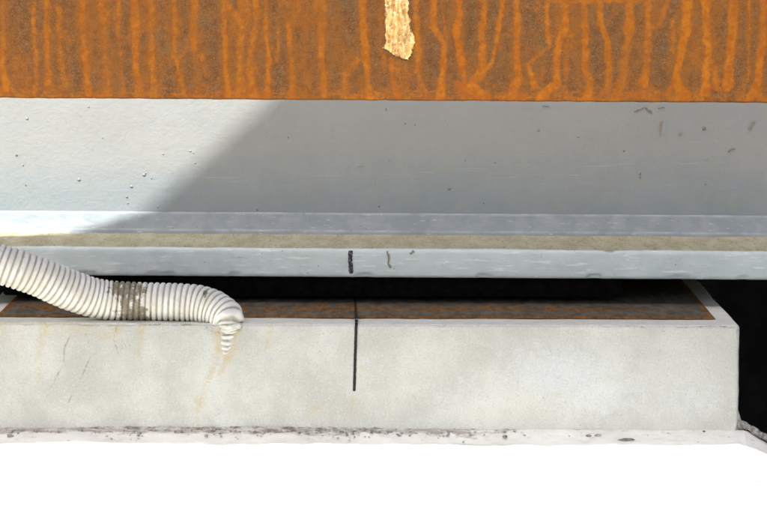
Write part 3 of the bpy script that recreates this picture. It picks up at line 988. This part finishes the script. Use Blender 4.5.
def build_pedestal():
    r = .0045
    x0, x1, y0, y1, z0, z1 = PED_X0, PED_X1, 0.0, PED_D, -.03, PED_H
    xs = axis((x0, x0 + .006, .001), (x0 + .006, x1 - .006, .00175), (x1 - .006, x1, .001))
    zs = axis((z0, z1 - .006, .0018), (z1 - .006, z1, .001))
    ys = axis((y0, .006, .001), (.006, .10, .004), (.10, y1, .03))
    Vs, Fs, off = [], [], 0
    X, Z = np.meshgrid(xs, zs, indexing='ij')
    Vs.append(np.stack([X, 0 * X + y0, Z], -1).reshape(-1, 3)); Fs.append(grid_faces(len(xs), len(zs))); off += X.size
    X, Y = np.meshgrid(xs, ys, indexing='ij')
    Vs.append(np.stack([X, Y, 0 * X + z1], -1).reshape(-1, 3)); Fs.append(grid_faces(len(xs), len(ys)) + off); off += X.size
    for xx, fl in ((x1, False), (x0, True)):
        Y, Z = np.meshgrid(ys, zs, indexing='ij')
        Vs.append(np.stack([0 * Y + xx, Y, Z], -1).reshape(-1, 3)); Fs.append(grid_faces(len(ys), len(zs), fl) + off); off += Y.size
    V = np.concatenate(Vs); F = np.concatenate(Fs)
    lo = np.array([x0 + r, y0 + r, z0 - 1]); hi = np.array([x1 - r, y1 + 1, z1 - r])
    q = np.clip(V, lo, hi)
    dv = V - q
    ln = np.linalg.norm(dv, axis=1)
    nrm = dv / np.maximum(ln, 1e-9)[:, None]
    # small knocks along the arrises, plus the cast surface's unevenness
    knock = np.clip(fbm(V[:, 0] * 38, V[:, 1] * 38, V[:, 2] * 38, 3, 131) - .22, 0, 1) * .007 * (np.abs(nrm).max(1) < .96)
    V2 = q + nrm * (r + ped_disp(V[:, 0], V[:, 2], V[:, 1]) - knock)[:, None]
    # stains seen on the front, in photo coordinates
    d = (V2 - np.array([CAM.x, CAM.y, CAM.z])) @ R3
    PX = 383.5 + FPX * d[:, 0] / -d[:, 2]
    PY = 255.5 - FPX * d[:, 1] / -d[:, 2]
    fr = V[:, 1] < .003
    wob = 1.5 * fbm(PX * .08, PY * .08, 0 * PX, 3, 141)
    wob2 = 1.5 * fbm(PX * .08, PY * .08, 0 * PX + 7, 3, 145)

    brk = fbm(PX * .12, PY * .12, 0 * PX, 3, 149)

    def lines(lst):
        a = np.zeros(len(V))
        for pts, w, s in lst:
            dd = poly_dist(PX + wob, PY + wob2, pts)
            a = np.maximum(a, s * (.65 + .6 * brk) * np.exp(-(dd / (w * .6)) ** 2))
        return a * fr
    tan = .30 * fr * sstep(360, 322, PY + 14 * brk) * sstep(330, 40, PX) + lines([([(45, 326), (40, 353), (38, 380)], 9, .7), ([(20, 344), (26, 368)], 9, .5), ([(120, 328), (103, 338)], 8, .75), ([(141, 326), (139, 359)], 8, .75),
                 ([(129, 397), (127, 412)], 10, .5), ([(217, 332), (217, 359), (205, 382), (198, 409)], 8, .95), ([(236, 332), (234, 350), (226, 362), (222, 372)], 9, 1.2), ([(220, 334), (219, 352)], 6, 1.1),
                 ([(271, 326), (267, 347)], 9, .7), ([(353, 400), (350, 417)], 8, .75), ([(362, 368), (362, 374)], 9, .55), ([(309, 412), (322, 405)], 14, .55),
                 ([(274, 414), (285, 411)], 14, .5), ([(196, 400), (199, 424)], 6, .8), ([(30, 405), (12, 412)], 22, .45), ([(60, 420), (80, 418)], 14, .45),
                 ([(88, 329), (60, 330)], 14, .35), ([(305, 328), (310, 334)], 9, .4), ([(338, 340), (340, 362)], 9, .35), ([(400, 330), (420, 345)], 20, .3),
                 ([(0, 330), (10, 350)], 20, .35), ([(232, 330), (220, 330)], 8, .9)])
    crack = lines([([(70, 336), (64, 347), (63, 365), (54, 382), (47, 397)], 2.0, .9), ([(85, 335), (92, 356), (78, 382), (69, 403)], 2.0, .9),
                   ([(117, 326), (114, 338), (119, 356)], 1.8, .8), ([(92, 356), (96, 353)], 3, 1), ([(140, 368), (132, 385)], 1.6, .5), ([(45, 372), (52, 380)], 1.8, .5)])
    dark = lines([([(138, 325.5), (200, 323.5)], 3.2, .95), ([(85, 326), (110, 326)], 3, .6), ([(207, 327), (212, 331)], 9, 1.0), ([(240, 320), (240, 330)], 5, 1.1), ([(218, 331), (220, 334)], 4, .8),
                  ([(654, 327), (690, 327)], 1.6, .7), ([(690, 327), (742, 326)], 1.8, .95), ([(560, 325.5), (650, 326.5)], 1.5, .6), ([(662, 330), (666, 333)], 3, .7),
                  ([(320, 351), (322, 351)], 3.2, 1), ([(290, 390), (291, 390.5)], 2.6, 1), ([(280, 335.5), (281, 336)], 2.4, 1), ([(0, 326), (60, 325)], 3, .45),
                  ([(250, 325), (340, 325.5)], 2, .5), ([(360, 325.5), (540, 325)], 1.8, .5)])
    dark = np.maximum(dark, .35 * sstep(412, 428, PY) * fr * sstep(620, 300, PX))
    pale = np.zeros(len(V))
    for cx, cy, a, b, s in ((560, 372, 75, 32, .8), (470, 395, 60, 26, .5), (600, 395, 70, 30, .7), (690, 400, 60, 30, .6), (620, 345, 40, 12, .3), (210, 380, 40, 30, .3), (110, 390, 60, 26, .3)):
        pale = np.maximum(pale, s * np.exp(-(((PX - cx) / a) ** 2 + ((PY - cy) / b) ** 2)))
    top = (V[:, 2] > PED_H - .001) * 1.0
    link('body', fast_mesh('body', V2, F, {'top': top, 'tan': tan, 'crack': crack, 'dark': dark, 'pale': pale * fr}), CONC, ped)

    # thin steel bearing plate, rusted along its edges
    px0, px1, py0, py1 = PED_X0 + .03, .4757, .058, .80
    xs = axis((px0, px1, .004)); ys = axis((py0, .30, .004), (.30, py1, .02))
    X, Y = np.meshgrid(xs, ys, indexing='ij')
    e = np.minimum(np.minimum(X - px0, px1 - X), Y - py0)
    Z = PED_H + .0035 - .0025 * (e < 1e-6) + .0004 * fbm(X * 30, Y * 30, 0 * X, 3, 151)
    wob = .012 * fbm(X * 12, Y * 30, 0 * X, 4, 155)
    fade = .45 + .55 * sstep(.47, .30, X)
    edge = np.maximum(1.15 * np.exp(-(np.maximum(e + wob * .3, 0) / .013) ** 2), .62 * np.exp(-((Y - py0 - .085 - 3 * wob) / .05) ** 2) * fade)
    edge = np.maximum(edge, .55 * sstep(py0 + .16, py0 + .3, Y) * fade)
    edge = np.maximum(edge, .62 * np.exp(-((X - .40) / .05) ** 2 - ((Y - py0 - .022) / .008) ** 2))
    V = np.stack([X, Y, Z], -1).reshape(-1, 3)
    o = link('bearing_plate', fast_mesh('bearing_plate', V, grid_faces(len(xs), len(ys)), {'edge': edge}), PLATE, ped)
    o['label'] = 'thin steel plate with rusty edges on the pedestal top'

    # crumbled mortar along the foot
    xs = axis((PED_X0, .30, .0016)); t = np.linspace(0, 1, 12)
    dep = .002 + .0085 * np.clip(.45 + 1.1 * fbm(xs * 13, xs * 0, xs * 0, 3, 161), .05, 1.2) +   .0022 * fbm(xs * 110, xs * 0, xs * 0, 3, 165)
    dep = dep * (1 - .92 * sstep(.10, .28, xs)) * (.5 + .5 * sstep(-.53, -.42, xs)) + .001
    part = .35 + .65 * np.clip(sstep(-.47, -.43, xs) * sstep(-.24, -.30, xs) * .7 + sstep(-.27, -.24, xs) * sstep(.06, -.02, xs), 0, 1)
    dep = dep * part * .8
    hgt = part * .0040 * (1 - .75 * sstep(.05, .25, xs)) * (.7 + .6 * fbm(xs * 30, xs * 0 + 4, xs * 0, 4, 167))
    rows = []
    for s in t:
        y = .004 - (dep + .004) * s
        z = -.002 + (hgt + .002) * np.sqrt(max(0, 1 - s ** 2.2)) + (.0022 * fbm(xs * 150, xs * 0 + s * 7, xs * 0, 3, 169)) * (s < .98)
        rows.append(np.stack([xs, y + 0 * xs, z + cove(y)], -1))
    link('mortar_bed', fast_mesh('mortar_bed', np.concatenate(rows), grid_faces(len(t), len(xs), False), smooth=False), MORT, ped)


build_pedestal()


def face_pt(px, py, lift=.0009):
    p = on_y(px, py, 0)
    return np.array([p[0], -float(ped_disp(p[0], p[2], 0.0)) - lift, p[2]])


def top_pt(px, py, z):
    return on_z(px, py, z)


zt = PED_H + .0015
fpts = [top_pt(356.4, 319.4, zt), top_pt(356.3, 323.0, zt)]
x_ = fpts[-1][0]
fpts += [np.array([x_, .0030, PED_H + .0012]), np.array([x_ - .0002, -.0003, PED_H - .0012]), np.array([x_ - .0003, -.0014, PED_H - .0045])]
fpts += [face_pt(*p) for p in ((355.9, 334), (355.6, 345), (355.2, 355), (354.8, 372), (354.2, 391))]
o = ribbon('marker_line', INK, fpts, .0040, ped, (0, -1, 0), 5, .05, 160, (1, 0, 0))
o['label'] = 'long black marker stroke down the pedestal front'
o = ribbon('marker_line', INKG, [top_pt(356.2, 319.0, PED_H + .0046), top_pt(355, 300, PED_H + .0046), top_pt(354.2, 284, PED_H + .0046)], .0040, ped, (0, 0, 1), 8, .12, 60)
o['label'] = 'faded marker stroke continuing over the pedestal top'

# ---- the rubber bearing that carries the girder, deep in the gap
pad = thing('rubber_bearing', 'black rubber bearing pad in the dark gap under the girder', 'bearing')
box('pad', RUBBER_SHADE, (-.30, .18, .36, .50, PED_H + .0042, PED_H + .0075), pad, .003)
box('shim_plate', RUBBER_SHADE, (-.33, .21, .34, .52, PED_H + .0076, PED_H + .0108), pad, .002)

# ================================================================ CORRUGATED DRAIN HOSE
hose = thing('drain_hose', 'white corrugated plastic hose with brown soiling, lying on the left end of the pedestal', 'hose')


def catmull(P, n):
    P = np.array(P, float)
    P = np.concatenate([[2 * P[0] - P[1]], P, [2 * P[-1] - P[-2]]])
    out = []
    for i in range(1, len(P) - 2):
        for t in np.linspace(0, 1, n, endpoint=False):
            a, b, c, d = P[i - 1], P[i], P[i + 1], P[i + 2]
            out.append(.5 * ((2 * b) + (c - a) * t + (2 * a - 5 * b + 4 * c - d) * t * t + (3 * b - a - 3 * c + d) * t ** 3))
    out.append(P[-2])
    return np.array(out)


def build_hose():
    ctl = []                                   # x, y, z, radius
    for x, y, z in ((-1.34, .40, .42), (-1.27, .30, .42), (-1.16, .15, .41), (-1.0, .035, .375), (-.82, .0, .318), (-.66, -.006, .268)):
        ctl.append((x, y, z, .0285))
    for px, py, Y, r in ((0, 264, -.004, .0283), (36, 275.5, .004, .0283), (70, 290, .018, .0283), (100, 299, .031, .0280), (130, 301.5, .036, .0278),
                         (165, 302, .036, .0272), (192, 303, .034, .0268), (209, 306.5, .028, .0262), (220, 311.5, .020, .0250), (227.5, 316.5, .012, .0232),
                         (230.2, 321.0, .006, .0205), (230.6, 325.5, .004, .0160), (230.2, 329.0, .003, .0118)):
        p = on_y(px, py, Y)
        ctl.append((p[0], p[1], p[2], r))
    S = catmull(ctl, 60)
    P, R = S[:, :3], S[:, 3]
    L = np.concatenate([[0], np.cumsum(np.linalg.norm(np.diff(P, axis=0), axis=1))])
    # rib phase: pitch shrinks a little with the radius
    per = 9
    tt = np.arange(0, L[-1], .0084 / per)
    Q = np.stack([np.interp(tt, L, P[:, k]) for k in range(3)], -1)
    Rr = np.interp(tt, L, R)
    T = np.gradient(Q, axis=0); T /= np.linalg.norm(T, axis=1)[:, None]
    # smooth frame
    up = np.array([0, 0, 1.0])
    N = [np.cross(T[0], up)]
    N[0] /= np.linalg.norm(N[0])
    for i in range(1, len(T)):
        v = N[-1] - T[i] * np.dot(N[-1], T[i])
        N.append(v / np.linalg.norm(v))
    N = np.array(N); B = np.cross(T, N)
    ns = 44
    a = np.linspace(0, 2 * math.pi, ns, endpoint=False)
    ph = (tt / .0084)[:, None] + a[None, :] / (2 * math.pi)          # a helical rib
    u = ph - np.floor(ph)
    groove = np.exp(-((u - .5) / .17) ** 2)
    endn = sstep(L[-1] - .030, L[-1] - .012, tt)[:, None]
    dep = .0029 + .0019 * endn
    irr = .0009 * fbm(tt[:, None] * 60, np.cos(a)[None, :] * 1.4, np.sin(a)[None, :] * 1.4, 3, 181)
    rad = Rr[:, None] + .0004 - dep * groove + irr
    # the broken end is crushed and ragged
    rag = endn * (.0028 * fbm(tt[:, None] * 160, np.cos(a)[None, :] * 2.2, np.sin(a)[None, :] * 2.2, 3, 185))
    rad = rad + rag
    V = Q[:, None, :] + rad[..., None] * (np.cos(a)[None, :, None] * N[:, None, :] + np.sin(a)[None, :, None] * B[:, None, :])
    nt = len(tt)
    i, j = np.meshgrid(np.arange(nt - 1), np.arange(ns), indexing='ij')
    j2 = (j + 1) % ns
    F = np.stack([(i * ns + j).ravel(), ((i + 1) * ns + j).ravel(), ((i + 1) * ns + j2).ravel(), (i * ns + j2).ravel()], 1)
    xa, xb = on_y(114, 300, .03)[0], on_y(147, 300, .03)[0]
    X = V[..., 0]
    Xs = X + .012 * fbm(X * 50, V[..., 1] * 50, V[..., 2] * 50, 3, 195) + .22 * (V[..., 2] - .18)
    soil = np.exp(-(((Xs - (xa + xb) / 2) / ((xb - xa) * .55)) ** 2)) * 1.15
    xc = on_y(205, 300, 0)
    soil = np.maximum(soil, 1.1 * np.exp(-(((X - xc[0]) / .0045) ** 2 + ((V[..., 2] - xc[2] - .004) / .011) ** 2)) * (V[..., 1] < .03))
    me = fast_mesh('ribbed_tube', V.reshape(-1, 3), F, {'groove': groove, 'soil': soil})
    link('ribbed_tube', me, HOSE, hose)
    # ribs of the broken tube still set in the concrete face
    for px, py, wd, th, tl in ((230.0, 325.6, 11.0, .0030, .12), (230.0, 328.8, 9.8, .0028, .20), (228.8, 331.6, 8.6, .0022, -.05), (227.4, 337.4, 7.0, .0028, .04), (226.6, 343.2, 6.6, .0028, -.03),
                           (226.2, 348.6, 5.4, .0021, .06), (225.6, 353.0, 3.6, .0014, 0)):
        n1, n2 = 25, 12
        u = np.linspace(-1, 1, n1)[:, None]; w = np.linspace(0, 2 * math.pi, n2, endpoint=False)[None, :]
        c = on_y(px, py, 0)
        end = np.sqrt(np.clip(1 - u ** 4, 0.02, 1))
        jit = 1 + .25 * fbm(u * 3 + px, np.cos(w) + 0 * u, np.sin(w) + 0 * u + py, 3, 187)
        X = c[0] + u * wd * .0014 + 0 * w
        Y = .0012 - (.0030 if py > 333 else (.0185 if py < 327 else (.0135 if py < 330 else .0080))) * (1 - u * u) + th * .75 * np.cos(w) * end * jit
        Zr = c[2] + .0012 * u * u + tl * u * wd * .0014 + .0007 * fbm(u * 2.5 + py, u * 0, u * 0, 2, 189) + th * np.sin(w) * end * jit
        i2, j2 = np.meshgrid(np.arange(n1 - 1), np.arange(n2), indexing='ij')
        k2 = (j2 + 1) % n2
        Fr = np.stack([(i2 * n2 + j2).ravel(), (i2 * n2 + k2).ravel(), ((i2 + 1) * n2 + k2).ravel(), ((i2 + 1) * n2 + j2).ravel()], 1)
        link('rib_remnant', fast_mesh('rib_remnant', np.stack([X, Y, Zr], -1).reshape(-1, 3), Fr,
                                      {'groove': np.zeros(n1 * n2), 'soil': np.zeros(n1 * n2)}), HOSE, hose)
    # outlet collar on the girder web, out of frame
    bm = bmesh.new()
    bmesh.ops.create_cone(bm, cap_ends=True, segments=32, radius1=.036, radius2=.036, depth=.03)
    bmesh.ops.rotate(bm, verts=bm.verts, matrix=Matrix.Rotation(math.pi / 2, 3, 'X'))
    bmesh.ops.translate(bm, verts=bm.verts, vec=(-1.34, .391, .42))
    me = bpy.data.meshes.new('outlet_collar'); bm.to_mesh(me); bm.free()
    link('outlet_collar', me, HOSE, hose)


build_hose()


# ================================================================ TORN FELT STRIP AT THE PEDESTAL'S FOOT
def build_felt():
    root = thing('torn_felt_strip', 'torn grey felt strip hanging over the right shoulder of the ledge beside the black gap', 'felt')
    n, m = 90, 14
    s = np.linspace(0, 1, n); v = np.linspace(0, 1, m)
    Sg, Vg = np.meshgrid(s, v, indexing='ij')
    x = .503 + .125 * Sg
    zc = np.interp(x, [.50, .512, .545, .58, .612, .64], [.002, .001, -.018, -.039, -.060, -.085])
    w = .013 + .004 * fbm(Sg * 9, 0 * Sg, 0 * Sg, 3, 191)
    y = .010 - w * Vg + .003 * fbm(Sg * 12, 0 * Sg + 2, 0 * Sg, 3, 193)
    z = zc + .0045 + .0075 * np.sin(math.pi * (1 - Vg) * .8) * (1 + .5 * fbm(Sg * 14, Vg * 2, 0 * Sg, 3, 195)) + .0018 * fbm(Sg * 60, Vg * 6, 0 * Sg, 3, 197)
    V = np.stack([x, y, z], -1).reshape(-1, 3)
    F = grid_faces(n, m)
    Vb = V - np.array([0, 0, .0022])
    F = np.concatenate([F, F[:, ::-1] + len(V)])
    link('felt_sheet', fast_mesh('felt_sheet', np.concatenate([V, Vb]), F), FABRIC, root)
    # triangular scrap standing up against the pedestal's side
    V = [(.503, .003, .030), (.507, .001, .016), (.513, -.001, .008), (.522, .000, .000), (.503, .002, .004), (.503, .010, .010)]
    F = [[0, 4, 3, 1], [1, 3, 2, 2], [0, 1, 5, 4]]
    bm = bmesh.new()
    vs = [bm.verts.new(p) for p in V]
    bm.faces.new((vs[0], vs[4], vs[2], vs[1])); bm.faces.new((vs[4], vs[3], vs[2])); bm.faces.new((vs[0], vs[5], vs[4]))
    me = bpy.data.meshes.new('felt_scrap'); bm.to_mesh(me); bm.free()
    link('felt_scrap', me, FABRIC, root)
    # frayed threads
    rs = random.Random(5)
    for k in range(7):
        a = rs.uniform(.1, .8)
        bx = .503 + .125 * a
        bz = float(np.interp(bx, [.50, .512, .545, .58, .612, .64], [.002, .001, -.018, -.039, -.060, -.085])) + .010
        pts = [(bx, .006, bz)]
        dx, dz = rs.uniform(.004, .012), rs.uniform(-.006, .006)
        for q in range(1, 5):
            pts.append((bx + dx * q * .8, .005 + rs.uniform(-.002, .002), bz - .62 * dx * q + dz * (q / 4) + rs.uniform(-.001, .001)))
        ribbon('thread', FABRIC, pts, .0011, root, (0, -1, 0), k, .2, 16)


build_felt()


# ================================================================ CHIPS AND CRUMBS ON THE LEDGE
def chip_mesh(name, sx, sy, sz, seed):
    bm = bmesh.new()
    bmesh.ops.create_icosphere(bm, subdivisions=2, radius=1)
    for v in bm.verts:
        c = v.co
        k = 1 + .35 * float(vnoise(c.x * 1.6 + seed, c.y * 1.6, c.z * 1.6, 5)) + .15 * float(vnoise(c.x * 4 + seed, c.y * 4, c.z * 4, 6))
        v.co = Vector((c.x * sx * k, c.y * sy * k, c.z * sz * k))
    me = bpy.data.meshes.new(name)
    bm.to_mesh(me)
    bm.free()
    return me


CH = [(627, 440.5, .0110, .0050, .0022, CHIPD, 'flat dark stone chip lying on the ledge, the widest by the pedestal foot, right half'),
      (588.5, 436.6, .0036, .003, .0022, CHIPM, 'small grey crumb left of its twin on the ledge near the pedestal right half'),
      (598, 436.0, .0044, .0032, .0020, CHIPM, 'small grey crumb between its twin and the widest flat chip on the ledge'),
      (212, 430.5, .0050, .004, .0036, CHIPM, 'grey mortar chip on the ledge below the buried end of the white hose'),
      (505, 437.3, .0032, .0030, .0020, CHIPD, 'lone dark crumb on the ledge left of the paired grey crumbs'),
      (704, 432.0, .0022, .002, .0016, CHIPD, 'tiny dark crumb on the ledge near the pedestal right corner'),
      (761, 482.0, .0060, .0020, .0012, CHIPM, 'grey sliver on the sunlit ledge at the far right edge')]
for k, (px, py, a, b, c, m, lab) in enumerate(CH):
    me = chip_mesh('stone_chip', a, b, c, 3.3 * k)
    o = link('stone_chip', me, m)
    p = ledge_pt(px, py)
    o.location = (p[0], p[1], p[2] + c * .5)
    tag(o, lab, 'stone chip', 'loose chips on the ledge')


def build_crumbs():
    rs = np.random.default_rng(5)
    V, F = [], []
    base = np.array([(1, 1, 1), (-1, -1, 1), (-1, 1, -1), (1, -1, -1), (.2, 1.2, -.4), (-.5, -.3, 1.2)], float)
    faces = [(0, 1, 3), (0, 2, 1), (0, 3, 4), (0, 4, 2), (1, 2, 3), (2, 4, 3), (0, 1, 5)]
    for k in range(380):
        if k < 300:
            x = rs.uniform(-.58, .24); y = -abs(rs.normal(0, .006)) - .004
            if rs.random() < sstep(.05, .25, x):
                continue
        else:
            x = rs.uniform(-.58, .49); y = -rs.uniform(.004, .022)
            if rs.random() < .5:
                continue
        s = rs.lognormal(-6.95, .45)
        rot = Matrix.Rotation(rs.uniform(0, 6.28), 3, 'Z') @ Matrix.Rotation(rs.uniform(0, 6.28), 3, 'X')
        pts = base * s * rs.uniform(.6, 1.3, (1, 3)) * rs.uniform(.8, 1.2, (6, 3))
        pts = np.array([rot @ Vector(p) for p in pts])
        pts[:, 2] *= .5
        pts += np.array([x, y, s * .35 + .0008 + float(cove(y))])
        n = len(V) * 6
        V.append(pts)
        F += [tuple(n + i for i in f) for f in faces]
    o = link('grit', fast_mesh('grit', np.concatenate(V), np.array(F), smooth=False), CHIPM)
    tag(o, 'loose grit scattered on the ledge along the pedestal foot', 'grit', kind='stuff')


build_crumbs()
